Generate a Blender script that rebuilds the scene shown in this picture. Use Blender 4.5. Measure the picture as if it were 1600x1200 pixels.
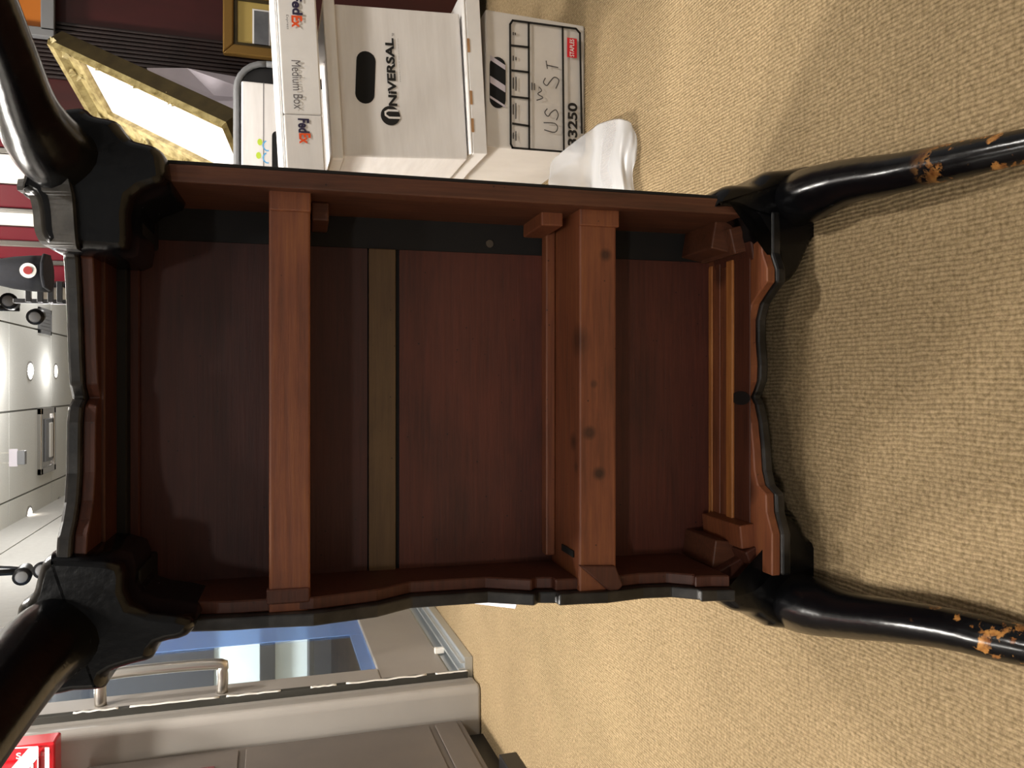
import bpy, bmesh, math, random
from mathutils import Vector, Matrix
random.seed(7)
for o in list(bpy.data.objects): bpy.data.objects.remove(o)
S = bpy.context.scene
COL = S.collection

# ------------------------------------------------------------------ camera
PITCH = math.radians(17); CAMH = 0.66; F = 1250.0
CAM = Vector((0, 0, CAMH))
UP = Vector((0, math.sin(PITCH), math.cos(PITCH)))
FWD = Vector((0, math.cos(PITCH), -math.sin(PITCH)))
RIGHT = Vector((1, 0, 0))
cd = bpy.data.cameras.new('camera'); cam = bpy.data.objects.new('camera', cd); COL.objects.link(cam)
cd.sensor_width = 36; cd.lens = 36 * F / 1600; cd.clip_start = 0.02
m = Matrix((-UP, RIGHT, -FWD)).transposed().to_4x4()      # the phone is held turned by a quarter
m.translation = CAM; cam.matrix_world = m
S.camera = cam
S.view_settings.view_transform = 'Standard'; S.view_settings.look = 'None'
S.view_settings.gamma = 1; S.view_settings.use_curve_mapping = False
S.view_settings.exposure = 0.0

# ------------------------------------------------------------------ world + lamps
CEIL = 2.35
w = bpy.data.worlds.new('world'); S.world = w; w.use_nodes = True
w.node_tree.nodes['Background'].inputs[0].default_value = (1.0, 0.97, 0.93, 1)
w.node_tree.nodes['Background'].inputs[1].default_value = 0.22

def lamp(name, loc, power, size=0.1, color=(1, .93, .82), target=None, kind='SPOT', angle=110, blend=.5):
    l = bpy.data.lights.new(name, kind); l.energy = power; l.color = color
    if kind == 'SPOT':
        l.spot_size = math.radians(angle); l.spot_blend = blend; l.shadow_soft_size = size
    elif kind == 'AREA':
        l.shape = 'DISK'; l.size = size
    else: l.shadow_soft_size = size
    o = bpy.data.objects.new(name, l); COL.objects.link(o); o.location = loc
    d = (Vector(target) - Vector(loc)) if target else Vector((0, 0, -1))
    o.rotation_euler = d.to_track_quat('-Z', 'Y').to_euler()
    return o
# downlights in the shop ceiling (x, y, power)
LAMPS = [(-0.72, 1.95, 200), (-1.0, 1.55, 115), (0.42, 2.45, 135), (1.1, 0.95, 130), (-0.8, 0.95, 36),
         (-0.45, -0.25, 30), (-0.42, -2.3, 145), (0.9, -1.2, 14)]
for i, (x, y, p) in enumerate(LAMPS):
    lamp('downlight_lamp', (x, y, CEIL - 0.03), p, .10, (1, .95, .88), angle=150, blend=.6)
# added point lamps that brighten the ceiling, some unseen, others near its downlights
for (x, y, z, p) in [(-.1, 5.6, 1.95, 15), (-.3, 4.6, 1.95, 12), (.9, 6.8, 1.95, 9), (.10, 6.0, 2.2, 2.5), (.11, 7.2, 2.2, 2.5), (-1.0, 5.9, 2.2, 2.5)]:
    lamp('ceiling_fill_lamp', (x, y, z), p, .03, (1, .98, .95), kind='POINT')

# ------------------------------------------------------------------ helpers
def ray(u, v): return RIGHT * ((600 - v) / F) + UP * ((800 - u) / F) + FWD
def cut(u, v, axis, val, M=None):
    """a pixel of the photo -> the point on the plane coordinate[axis] = val of a frame M"""
    d = ray(u, v); c = CAM.copy()
    if M is not None:
        I = M.inverted(); c = I @ c; d = I.to_3x3() @ d
    return c + d * ((val - c[axis]) / d[axis])
def tag(o, label=None, cat=None, group=None, kind=None):
    if label: o['label'] = label
    if cat: o['category'] = cat
    if group: o['group'] = group
    if kind: o['kind'] = kind
    return o
def empty(name, loc, label, cat, rot=(0, 0, 0), group=None):
    o = bpy.data.objects.new(name, None); COL.objects.link(o); o.location = loc; o.rotation_euler = rot
    o.empty_display_size = .05
    return tag(o, label, cat, group)
def mat4(o): return Matrix.LocRotScale(o.location, o.rotation_euler, None)
def link(name, me, mat, parent=None, bevel=0, smooth=False, seg=2):
    o = bpy.data.objects.new(name, me); COL.objects.link(o)
    if mat is not None and not me.materials: me.materials.append(mat)
    if parent is not None: o.parent = parent
    if smooth:
        for p in me.polygons: p.use_smooth = True
    if bevel:
        b = o.modifiers.new('bevel', 'BEVEL'); b.width = bevel; b.segments = seg; b.limit_method = 'ANGLE'; b.angle_limit = math.radians(28)
    return o
def fromdata(name, vs, fs, mat, parent=None, bevel=0, smooth=False, seg=2):
    me = bpy.data.meshes.new(name); me.from_pydata([tuple(v) for v in vs], [], fs)
    bm = bmesh.new(); bm.from_mesh(me); bmesh.ops.recalc_face_normals(bm, faces=bm.faces); bm.to_mesh(me); bm.free()
    return link(name, me, mat, parent, bevel, smooth, seg)
BF = [(0, 3, 2, 1), (4, 5, 6, 7), (0, 1, 5, 4), (1, 2, 6, 5), (2, 3, 7, 6), (3, 0, 4, 7)]
def bverts(x0, x1, y0, y1, z0, z1):
    return [(x0, y0, z0), (x1, y0, z0), (x1, y1, z0), (x0, y1, z0), (x0, y0, z1), (x1, y0, z1), (x1, y1, z1), (x0, y1, z1)]
def box(name, x0, x1, y0, y1, z0, z1, mat, parent=None, bevel=0, seg=2):
    return fromdata(name, bverts(min(x0, x1), max(x0, x1), min(y0, y1), max(y0, y1), min(z0, z1), max(z0, z1)), BF, mat, parent, bevel, False, seg)
def boxes(name, lst, mat, parent=None, bevel=0):
    vs, fs = [], []
    for b in lst:
        k = len(vs); vs += bverts(*b); fs += [tuple(i + k for i in f) for f in BF]
    return fromdata(name, vs, fs, mat, parent, bevel)
def prism(name, pts, axis, a0, a1, mat, parent=None, bevel=0, seg=2, smooth=False):
    """closed outline in the plane square to axis (0: y,z  1: x,z  2: x,y), run from a0 to a1"""
    def P(p, a):
        return {0: (a, p[0], p[1]), 1: (p[0], a, p[1]), 2: (p[0], p[1], a)}[axis]
    n = len(pts); vs = [P(p, a0) for p in pts] + [P(p, a1) for p in pts]
    fs = [tuple(range(n)), tuple(range(2 * n - 1, n - 1, -1))] + [(i, (i + 1) % n, n + (i + 1) % n, n + i) for i in range(n)]
    return fromdata(name, vs, fs, mat, parent, bevel, smooth, seg)
def catmull(P, k=6, closed=False):
    P = [Vector(p) for p in P]; out = []; n = len(P)
    for i in range(n if closed else n - 1):
        if closed: a, b, c, d = P[(i - 1) % n], P[i], P[(i + 1) % n], P[(i + 2) % n]
        else: a, b, c, d = P[max(i - 1, 0)], P[i], P[i + 1], P[min(i + 2, n - 1)]
        for j in range(k):
            t = j / k
            out.append(.5 * ((2 * b) + (c - a) * t + (2 * a - 5 * b + 4 * c - d) * t * t + (3 * b - a - 3 * c + d) * t ** 3))
    if not closed: out.append(P[-1])
    return out
def loft(name, pts, rad, mat, parent=None, seg=20, k=6, sq=2.0, flat=1.0, ref=(0, 0, 1)):
    """tapering limb through pts; rad per point; sq > 2 squares the section"""
    Q = catmull([tuple(p) + (r,) for p, r in zip(pts, rad)], k) if k > 1 else [Vector(tuple(p) + (r,)) for p, r in zip(pts, rad)]
    C = [Vector(q[:3]) for q in Q]; R = [q[3] for q in Q]
    vs, fs = [], []; ref = Vector(ref)
    for i, c in enumerate(C):
        t = (C[min(i + 1, len(C) - 1)] - C[max(i - 1, 0)]).normalized()
        a = (ref - t * ref.dot(t)).normalized(); b = t.cross(a)
        for j in range(seg):
            th = 2 * math.pi * j / seg; cs, sn = math.cos(th), math.sin(th)
            e = (abs(cs) ** sq + abs(sn) ** sq) ** (-1 / sq)
            vs.append(c + a * (R[i] * cs * e) + b * (R[i] * flat * sn * e))
    n = len(C)
    for i in range(n - 1):
        for j in range(seg):
            fs.append((i * seg + j, i * seg + (j + 1) % seg, (i + 1) * seg + (j + 1) % seg, (i + 1) * seg + j))
    fs += [tuple(range(seg - 1, -1, -1)), tuple((n - 1) * seg + j for j in range(seg))]
    return fromdata(name, vs, fs, mat, parent, 0, True)
def disc(name, r, h, mat, parent=None, loc=(0, 0, 0), n=24, r2=None, bevel=0):
    r2 = r if r2 is None else r2
    vs = [(loc[0] + r * math.cos(2 * math.pi * i / n), loc[1] + r * math.sin(2 * math.pi * i / n), loc[2]) for i in range(n)]
    vs += [(loc[0] + r2 * math.cos(2 * math.pi * i / n), loc[1] + r2 * math.sin(2 * math.pi * i / n), loc[2] + h) for i in range(n)]
    fs = [tuple(range(n - 1, -1, -1)), tuple(range(n, 2 * n))] + [(i, (i + 1) % n, n + (i + 1) % n, n + i) for i in range(n)]
    return fromdata(name, vs, fs, mat, parent, bevel, False)
def ring(name, r0, r1, h, mat, parent=None, loc=(0, 0, 0), n=28):
    vs, fs = [], []
    for i in range(n):
        c, s = math.cos(2 * math.pi * i / n), math.sin(2 * math.pi * i / n)
        for r, z in ((r0, 0), (r1, 0), (r1, h), (r0, h)): vs.append((loc[0] + r * c, loc[1] + r * s, loc[2] + z))
    for i in range(n):
        k, l = 4 * i, 4 * ((i + 1) % n)
        for a in range(4): fs.append((k + a, k + (a + 1) % 4, l + (a + 1) % 4, l + a))
    return fromdata(name, vs, fs, mat, parent)
def words(name, s, cx, cz, wd, ht, mat, parent, y=0.0, flip=False, bold=0.0, depth=.0006):
    """flat lettering on a face that looks along -y of its parent, fitted to wd x ht about (cx, cz)"""
    cu = bpy.data.curves.new(name, 'FONT'); cu.body = s; cu.size = 1; cu.offset = bold; cu.resolution_u = 4; cu.fill_mode = 'FRONT'
    t = bpy.data.objects.new(name, cu); COL.objects.link(t)
    dg = bpy.context.evaluated_depsgraph_get(); me = bpy.data.meshes.new_from_object(t.evaluated_get(dg))
    bpy.data.objects.remove(t)
    xs = [v.co.x for v in me.vertices]; ys = [v.co.y for v in me.vertices]
    mx, my = (min(xs) + max(xs)) / 2, (min(ys) + max(ys)) / 2; sx, sy = wd / (max(xs) - min(xs)), ht / (max(ys) - min(ys))
    f = -1 if flip else 1
    for v in me.vertices: v.co = Vector((cx + f * (v.co.x - mx) * sx, y - depth, cz + f * (v.co.y - my) * sy))
    me.materials.clear()
    return link(name, me, mat, parent)
def ribbon(name, pts, wdt, mat, parent=None, y=0.0):
    """pen stroke on a face looking along -y: pts are (x, z)"""
    vs, fs = [], []; P = [Vector((p[0], p[1])) for p in pts]
    for i, p in enumerate(P):
        t = (P[min(i + 1, len(P) - 1)] - P[max(i - 1, 0)]).normalized(); n = Vector((-t.y, t.x)) * wdt / 2
        vs += [(p.x + n.x, y, p.y + n.y), (p.x - n.x, y, p.y - n.y)]
        if i: k = 2 * i; fs.append((k - 2, k - 1, k + 1, k))
    return vs, fs

# ------------------------------------------------------------------ materials
def srgb(c):
    if isinstance(c, str): c = [int(c[i:i + 2], 16) / 255 for i in (0, 2, 4)]
    return tuple((x / 12.92 if x <= .04045 else ((x + .055) / 1.055) ** 2.4) for x in c) + (1,)
def base(name, col, rough=.5, metal=0, coat=0, spec=.5, trans=0, emit=None, es=0):
    m = bpy.data.materials.new(name); m.use_nodes = True; b = m.node_tree.nodes['Principled BSDF']
    b.inputs['Base Color'].default_value = srgb(col) if isinstance(col, str) else col
    b.inputs['Roughness'].default_value = rough; b.inputs['Metallic'].default_value = metal
    b.inputs['Coat Weight'].default_value = coat; b.inputs['Specular IOR Level'].default_value = spec
    b.inputs['Transmission Weight'].default_value = trans
    if emit: b.inputs['Emission Color'].default_value = srgb(emit); b.inputs['Emission Strength'].default_value = es
    return m, m.node_tree.nodes, m.node_tree.links, b
def nd(N, t, **kw):
    n = N.new(t)
    for k, v in kw.items():
        if k in n.inputs: n.inputs[k].default_value = v
        else: setattr(n, k, v)
    return n
def ramp(N, stops):
    r = N.new('ShaderNodeValToRGB'); e = r.color_ramp.elements
    while len(e) < len(stops): e.new(.5)
    for i, (p, c) in enumerate(stops): e[i].position = p; e[i].color = srgb(c) if isinstance(c, str) else c
    return r
def coords(N, L, scale=(1, 1, 1), rot=(0, 0, 0), kind='Object'):
    t = N.new('ShaderNodeTexCoord'); mp = N.new('ShaderNodeMapping')
    mp.inputs['Scale'].default_value = scale; mp.inputs['Rotation'].default_value = rot
    L.new(t.outputs[kind], mp.inputs[0]); return mp
def bump(N, L, b, src, strength, dist=.002):
    n = nd(N, 'ShaderNodeBump', Strength=strength, Distance=dist); L.new(src, n.inputs['Height']); L.new(n.outputs[0], b.inputs['Normal']); return n
def noisy(name, c1, c2, scale=20, rough=.5, stretch=(1, 1, 1), bmp=.1, dist=.002, detail=6, lo=.3, hi=.7, **kw):
    m, N, L, b = base(name, c1, rough, **kw)
    mp = coords(N, L, stretch); n = nd(N, 'ShaderNodeTexNoise', Scale=scale, Detail=detail, Roughness=.6); L.new(mp.outputs[0], n.inputs['Vector'])
    r = ramp(N, [(lo, c1), (hi, c2)]); L.new(n.outputs[0], r.inputs[0]); L.new(r.outputs[0], b.inputs['Base Color'])
    if bmp: bump(N, L, b, n.outputs[0], bmp, dist)
    return m
def wood(name, dark, mid, light, along, rough=.5, scale=1.0, blotch=.5, coat=0.0, knots=0, spots=()):
    """stained wood: fine grain running along an axis, soft blotches, tiny worm holes"""
    m, N, L, b = base(name, mid, rough, coat=coat)
    st = [190, 190, 190]; st[along] = 9
    mp = coords(N, L, tuple(s * scale for s in st)); n = nd(N, 'ShaderNodeTexNoise', Scale=1, Detail=5, Roughness=.65); L.new(mp.outputs[0], n.inputs['Vector'])
    st2 = [9, 9, 9]; st2[along] = 4
    mp2 = coords(N, L, tuple(st2)); n2 = nd(N, 'ShaderNodeTexNoise', Scale=1, Detail=6, Roughness=.6, Distortion=.6); L.new(mp2.outputs[0], n2.inputs['Vector'])
    mx = nd(N, 'ShaderNodeMix', data_type='FLOAT'); mx.inputs[0].default_value = blotch
    L.new(n.outputs[0], mx.inputs[2]); L.new(n2.outputs[0], mx.inputs[3])
    r = ramp(N, [(.30, dark), (.5, mid), (.72, light)]); L.new(mx.outputs[0], r.inputs[0])
    mp3 = coords(N, L, (1, 1, 1)); v = nd(N, 'ShaderNodeTexVoronoi', Scale=55); L.new(mp3.outputs[0], v.inputs['Vector'])
    h = ramp(N, [(.045, (0.12, .1, .1, 1)), (.075, (1, 1, 1, 1))]); L.new(v.outputs['Distance'], h.inputs[0])
    mu = nd(N, 'ShaderNodeMix', data_type='RGBA', blend_type='MULTIPLY'); mu.inputs[0].default_value = .8
    L.new(r.outputs[0], mu.inputs[6]); L.new(h.outputs[0], mu.inputs[7]); out = mu.outputs[2]
    if knots:
        mp4 = coords(N, L, (1, 1, 1)); kn = nd(N, 'ShaderNodeTexVoronoi', Scale=knots); L.new(mp4.outputs[0], kn.inputs['Vector'])
        kr = ramp(N, [(.07, (.25, .2, .2, 1)), (.16, (1, 1, 1, 1))]); L.new(kn.outputs['Distance'], kr.inputs[0])
        m2 = nd(N, 'ShaderNodeMix', data_type='RGBA', blend_type='MULTIPLY'); m2.inputs[0].default_value = .8
        L.new(out, m2.inputs[6]); L.new(kr.outputs[0], m2.inputs[7]); out = m2.outputs[2]
    for (c, rad, dk) in spots:                                     # single knots and stains
        t = N.new('ShaderNodeTexCoord'); vd = nd(N, 'ShaderNodeVectorMath', operation='DISTANCE'); L.new(t.outputs['Object'], vd.inputs[0]); vd.inputs[1].default_value = c
        ns = nd(N, 'ShaderNodeMath', operation='MULTIPLY_ADD'); L.new(n2.outputs[0], ns.inputs[0]); ns.inputs[1].default_value = rad * 1.6; L.new(vd.outputs['Value'], ns.inputs[2])
        sr = nd(N, 'ShaderNodeMapRange'); sr.inputs[1].default_value = rad * 1.3; sr.inputs[2].default_value = rad * 2.2; sr.inputs[3].default_value = dk; sr.inputs[4].default_value = 1; L.new(ns.outputs[0], sr.inputs[0])
        m3 = nd(N, 'ShaderNodeMix', data_type='RGBA', blend_type='MULTIPLY'); m3.inputs[0].default_value = 1; L.new(out, m3.inputs[6]); L.new(sr.outputs[0], m3.inputs[7]); out = m3.outputs[2]
    L.new(out, b.inputs['Base Color'])
    bump(N, L, b, n.outputs[0], .25, .0015)
    return m
def lacquer(name, wear=.0, bare='b07c42', rough=.22, black='070709', scale=24, thr=.51):
    m, N, L, b = base(name, black, rough, coat=.1, spec=.36)
    b.inputs['Coat Roughness'].default_value = .18
    mp = coords(N, L); n = nd(N, 'ShaderNodeTexNoise', Scale=scale, Detail=8, Roughness=.65); L.new(mp.outputs[0], n.inputs['Vector'])
    n2 = nd(N, 'ShaderNodeTexNoise', Scale=90, Detail=4); L.new(mp.outputs[0], n2.inputs['Vector'])
    if wear:
        r = ramp(N, [(thr, (0, 0, 0, 1)), (thr + .03, (1, 1, 1, 1))]); L.new(n.outputs[0], r.inputs[0])
        t = N.new('ShaderNodeTexCoord'); sep = N.new('ShaderNodeSeparateXYZ'); L.new(t.outputs['Object'], sep.inputs[0])
        mr = nd(N, 'ShaderNodeMapRange'); mr.inputs[1].default_value = -.345; mr.inputs[2].default_value = -.385   # nearer the feet the black has rubbed off
        L.new(sep.outputs[1], mr.inputs[0])
        mu = nd(N, 'ShaderNodeMath', operation='MULTIPLY'); L.new(r.outputs[0], mu.inputs[0]); L.new(mr.outputs[0], mu.inputs[1])
        c = ramp(N, [(.35, '6a3d1c'), (.6, bare)]); L.new(n2.outputs[0], c.inputs[0])
        mx = nd(N, 'ShaderNodeMix', data_type='RGBA'); mx.inputs[6].default_value = srgb(black)
        L.new(mu.outputs[0], mx.inputs[0]); L.new(c.outputs[0], mx.inputs[7]); L.new(mx.outputs[2], b.inputs['Base Color'])
    r2 = nd(N, 'ShaderNodeMapRange'); r2.inputs[3].default_value = rough - .07; r2.inputs[4].default_value = rough + .10
    L.new(n2.outputs[0], r2.inputs[0]); L.new(r2.outputs[0], b.inputs['Roughness'])
    bump(N, L, b, n2.outputs[0], .25, .0015)
    return m
def carpet_mat():
    m, N, L, b = base('carpet', 'b09468', .95, spec=.1)
    mp = coords(N, L, (1, 1, 1), (0, 0, 0))
    wob = nd(N, 'ShaderNodeTexNoise', Scale=9, Detail=3); L.new(mp.outputs[0], wob.inputs['Vector'])
    mx = nd(N, 'ShaderNodeMix', data_type='VECTOR'); mx.inputs[0].default_value = .012; L.new(mp.outputs[0], mx.inputs[4]); L.new(wob.outputs['Color'], mx.inputs[5])
    sc = nd(N, 'ShaderNodeMapping'); sc.inputs['Scale'].default_value = (200, 140, 1); L.new(mx.outputs[1], sc.inputs[0])
    v = nd(N, 'ShaderNodeTexVoronoi', Scale=1); v.inputs['Randomness'].default_value = .4; L.new(sc.outputs[0], v.inputs['Vector'])   # rows of loops
    big = nd(N, 'ShaderNodeTexNoise', Scale=2.5, Detail=5); L.new(mp.outputs[0], big.inputs['Vector'])
    fine = nd(N, 'ShaderNodeTexNoise', Scale=160, Detail=5, Roughness=.75); L.new(mp.outputs[0], fine.inputs['Vector'])
    r = ramp(N, [(.1, 'ae9877'), (.55, 'a38f6e'), (1.0, '84704f')]); L.new(v.outputs['Distance'], r.inputs[0])
    r2 = ramp(N, [(.35, (.86, .85, .84, 1)), (.65, (1.08, 1.07, 1.06, 1))]); L.new(big.outputs[0], r2.inputs[0])
    r3 = ramp(N, [(.38, (.5, .48, .45, 1)), (.6, (1.1, 1.1, 1.1, 1))]); L.new(fine.outputs[0], r3.inputs[0])
    mu = nd(N, 'ShaderNodeMix', data_type='RGBA', blend_type='MULTIPLY'); mu.inputs[0].default_value = 1; L.new(r.outputs[0], mu.inputs[6]); L.new(r2.outputs[0], mu.inputs[7])
    mu2 = nd(N, 'ShaderNodeMix', data_type='RGBA', blend_type='MULTIPLY'); mu2.inputs[0].default_value = .75; L.new(mu.outputs[2], mu2.inputs[6]); L.new(r3.outputs[0], mu2.inputs[7])
    L.new(mu2.outputs[2], b.inputs['Base Color'])
    wv = nd(N, 'ShaderNodeTexWave', Scale=63, Distortion=.8, Detail=1); wv.inputs['Detail Scale'].default_value = 4; wv.bands_direction = 'X'; L.new(mx.outputs[1], wv.inputs['Vector'])
    rw = ramp(N, [(.0, (.74, .73, .72, 1)), (.5, (1.06, 1.06, 1.06, 1))]); L.new(wv.outputs[1], rw.inputs[0])
    mu3 = nd(N, 'ShaderNodeMix', data_type='RGBA', blend_type='MULTIPLY'); mu3.inputs[0].default_value = 1; L.new(mu2.outputs[2], mu3.inputs[6]); L.new(rw.outputs[0], mu3.inputs[7]); L.new(mu3.outputs[2], b.inputs['Base Color'])
    inv = nd(N, 'ShaderNodeMath', operation='SUBTRACT'); L.new(wv.outputs[1], inv.inputs[0]); L.new(v.outputs['Distance'], inv.inputs[1])
    ad = nd(N, 'ShaderNodeMath', operation='MULTIPLY_ADD'); L.new(fine.outputs[0], ad.inputs[0]); ad.inputs[1].default_value = 1.3; L.new(inv.outputs[0], ad.inputs[2])
    bump(N, L, b, ad.outputs[0], .6, .003)
    return m
def plain(name, c, rough=.5, **k): return base(name, c, rough, **k)[0]

M = {}
M['carpet'] = carpet_mat()
M['wood_panel'] = wood('red_stained_panel', '34160f', '52261a', '663022', 0, .55, blotch=.55)
M['wood_panel_dark'] = wood('dark_red_panel', '2f140f', '431d15', '52261b', 0, .55, blotch=.6)
M['wood_brace'] = wood('orange_brown_brace', '502b1a', '78432a', '925a33', 0, .5, knots=7)
M['wood_rail'] = wood('brown_rail', '38200f', '573120', '6f452b', 2, .5)
M['wood_strip'] = wood('golden_strip', '74421f', 'a86a36', 'c98c4e', 0, .5)
M['wood_dark'] = wood('dark_brown_strip', '2c140d', '4a2416', '5d3020', 0, .55)
M['wood_olive'] = wood('olive_filler', '4a3420', '614a2e', '70563a', 0, .6, blotch=.6)
M['black'] = lacquer('black_lacquer')
M['black_worn'] = lacquer('worn_black_lacquer', wear=1)
M['black_edge'] = noisy('scuffed_lit_black_edge', '0c0b0b', '33302e', 26, .38, bmp=.4, lo=.42, hi=.68, coat=.15)  # scuffs, plus the light on the scalloped rims put into the grey
M['black_scuffed_lit'] = noisy('scuffed_lit_black', '161514', '46433f', 30, .42, bmp=.4, lo=.35, hi=.7, coat=.2)  # scuffed, and greyer so the colour carries light on the scroll rim
M['black_dull'] = noisy('dull_black_paint', '070606', '100c0b', 40, .7)
M['steel_dull'] = plain('dull_steel', '6f6a64', .45, metal=1)
M['card_white'] = noisy('white_cardboard', 'dcd8d5', 'eae7e5', 6, .7, bmp=.05, stretch=(1, 1, 8))
M['card_lid'] = noisy('white_lid_cardboard', 'e0dddb', 'eeecea', 8, .65, bmp=.05)
M['card_grey'] = noisy('grey_white_cardboard', 'cac4bd', 'dcd7d1', 5, .75, bmp=.06)
M['card_edge'] = noisy('brown_cardboard', '9a7048', 'b98d60', 30, .8)
M['ink'] = plain('black_ink', '0e0d0d', .6)
M['void'] = plain('dark_hollow', '050505', .9)
M['ink_navy'] = plain('navy_ink', '2a2140', .6)
M['ink_orange'] = plain('orange_ink', 'e8551e', .6)
M['ink_grey'] = plain('grey_ink', '6a6668', .6)
M['ink_red'] = plain('red_ink', 'd8222e', .55)
M['ink_white'] = plain('white_ink', 'f0eeec', .6)
M['pencil'] = plain('pen_line', '45403e', .7)
M['ceil'] = noisy('ceiling_tile', 'dcdcd6', 'e8e8e2', 90, .8, bmp=.05)
M['grid'] = plain('ceiling_grid', '8a8a86', .6)
M['maroon'] = noisy('maroon_wood', '2a0c0b', '421312', 5, .4, stretch=(1, 1, .2), bmp=.03)
M['maroon_gloss'] = plain('maroon_gloss', '5e1420', .25, coat=.4)
M['groove'] = noisy('dark_fluted_wood', '120706', '1f0d0b', 6, .5)
M['chrome'] = plain('chrome', 'c8c6c4', .18, metal=1)
M['ceiling_tone'] = plain('pale_ceiling_tone', 'd8d6d0', .15)  # pale colour stands in for the bright ceiling seen there
M['steel'] = plain('satin_steel', 'cfcac2', .32, metal=1)
M['grey_metal'] = noisy('grey_painted_metal', '8d8781', '969089', 3, .45, bmp=.02)
M['grey_post'] = noisy('pale_grey_post', '98938d', 'a09b95', 3, .35, bmp=.02)
M['grey_dark'] = noisy('dark_grey_laminate', '57504b', '625a53', 4, .45, bmp=.02)
M['wall'] = noisy('white_wall', 'd6d4cf', 'dfddd8', 30, .7, bmp=.03)
M['gasket'] = plain('dark_gasket', '2c2a24', .7)
M['tape'] = plain('white_tape', 'e6e2da', .6)
M['threshold'] = plain('pale_aluminium', 'c2c6c8', .3, metal=.7)
M['glass'] = plain('glass', (.93, .96, .97, 1), .02, trans=1)
M['film'] = plain('blue_film', (.32, .52, .92, 1), .08, trans=.65)
M['red'] = plain('red_enamel', 'c01722', .3, coat=.3)
M['red_dark'] = plain('dark_red_enamel', '8d2b2c', .4)
M['black_plastic'] = plain('black_plastic', '141416', .4)
M['grey_plastic'] = plain('grey_plastic', '77787a', .4)
M['navy'] = noisy('navy_cloth', '090a11', '10121b', 80, .9, bmp=.3)
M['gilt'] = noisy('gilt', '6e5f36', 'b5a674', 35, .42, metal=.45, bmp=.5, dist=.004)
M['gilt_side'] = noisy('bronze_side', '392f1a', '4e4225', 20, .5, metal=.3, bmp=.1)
M['gilt_pale'] = noisy('pale_gilt', '9c8d5c', 'd6cba2', 40, .4, metal=.4, bmp=.3)
M['picture'] = noisy('pale_picture', 'e9e0e2', 'f6f3f4', 4, .45, bmp=0)
M['gold'] = plain('gold_leaf', '8f6d36', .4, metal=.5)
M['mat_board'] = plain('yellow_mat_board', 'b29a55', .7)
M['grey_print'] = noisy('grey_print', '55565a', '6d6e70', 12, .6, bmp=0)
M['plastic'] = None
m_, N_, L_, b_ = base('clear_plastic', 'f2f4f8', .25, trans=.2); b_.inputs['Alpha'].default_value = .42; M['plastic'] = m_
M['paper'] = plain('paper', 'e4dcdf', .7)
M['paper_grey'] = noisy('grey_paper', 'b0a8b2', 'c8c0c8', 6, .7, bmp=.05)
M['lamp_on'] = plain('lit_lamp', 'ffffff', .5, emit='fff4e4', es=9)
M['lamp_dim'] = plain('dim_lamp', 'd8d6d0', .5)
M['exit_sign'] = plain('pale_acrylic', 'cfc8d0', .3)
M['orange'] = plain('amber_print', 'b4671c', .5)
M['beyond'] = noisy('pale_plaster', 'b9bdb8', 'c6cac6', 6, .6, bmp=.02)
M['dark_panel'] = plain('dark_navy_panel', '191a22', .3)
M['leaf_green'] = plain('lime_print', 'b9d23c', .6)
M['sky_print'] = plain('sky_blue_print', '52a6dc', .6)

# ------------------------------------------------------------------ the room
def struct(o): o['kind'] = 'structure'; return o
fl = struct(box('floor', -2.6, 3.2, -2.5, 9.0, -.06, 0, M['carpet']))
# ceiling: slab with lay-in tiles hung below it
ce = struct(box('ceiling', -2.6, 3.2, -2.5, 9.0, CEIL + .02, CEIL + .08, M['grid']))
TX, TY = .61, 1.117; x0t, y0t = -2.62, 6.237 - 8 * TY + .0
tile_me = None
for i in range(9):
    for j in range(11):
        xa = x0t + i * TX - .01; ya = y0t + j * TY
        if ya < -2.5 or ya + TY > 9.1: continue
        if tile_me is None:
            o = box('ceiling_tile', .007, TX - .007, .007, TY - .007, 0, .02, M['ceil'], ce, .003, 1); tile_me = o.data
        else:
            o = bpy.data.objects.new('ceiling_tile', tile_me); COL.objects.link(o); o.parent = ce
        o.location = (xa, ya, CEIL)
# back wall on the right: dark wood with fluting, then maroon strips between chrome and painted ceiling tone
WB = 3.0
XB0 = cut(0, 440, 1, WB).x
wb = struct(box('wall_back', XB0, 3.2, WB, WB + .12, 0, CEIL, M['maroon']))
def strip(name, v0, v1, mat, th):
    xa = cut(40, v1, 1, WB - th).x; xb = cut(40, v0, 1, WB - th).x
    return box(name, xa, xb, WB - th, WB, .02, CEIL - .01, mat, wb, .003)
strip('chrome_strip', 405, 413, M['chrome'], .02); strip('maroon_panel', 413, 438, M['maroon_gloss'], .012)
strip('maroon_panel', 386, 405, M['maroon_gloss'], .012); strip('chrome_strip', 376, 386, M['chrome'], .02)
strip('maroon_panel', 355, 376, M['maroon_gloss'], .012); strip('pale_strip', 333, 353, M['ceiling_tone'], .01)
strip('chrome_strip', 326, 332, M['chrome'], .02); strip('maroon_panel', 290, 325, M['maroon_gloss'], .012)
strip('pale_strip', 243, 288, M['ceiling_tone'], .01); strip('chrome_strip', 233, 241, M['chrome'], .02)
strip('maroon_panel', 180, 232, M['maroon_gloss'], .012)
for k in range(14):                                            # fluted boards low on the dark wall
    v0 = 57 + k * 6.2; xa = cut(300, v0 + 5.2, 1, WB - .02).x; xb = cut(300, v0, 1, WB - .02).x
    box('fluted_board', xa, xb, WB - .018, WB, .02, CEIL - .02, M['groove'], wb, .004)
# left wall: white plaster beside the post
wl = struct(box('wall_left', -1.75, -1.62, -2.5, 2.55, 0, CEIL, M['wall']))
struct(box('wall_recess', -1.62, -1.10, 2.52, 2.62, 0, CEIL, M['wall']))

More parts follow.
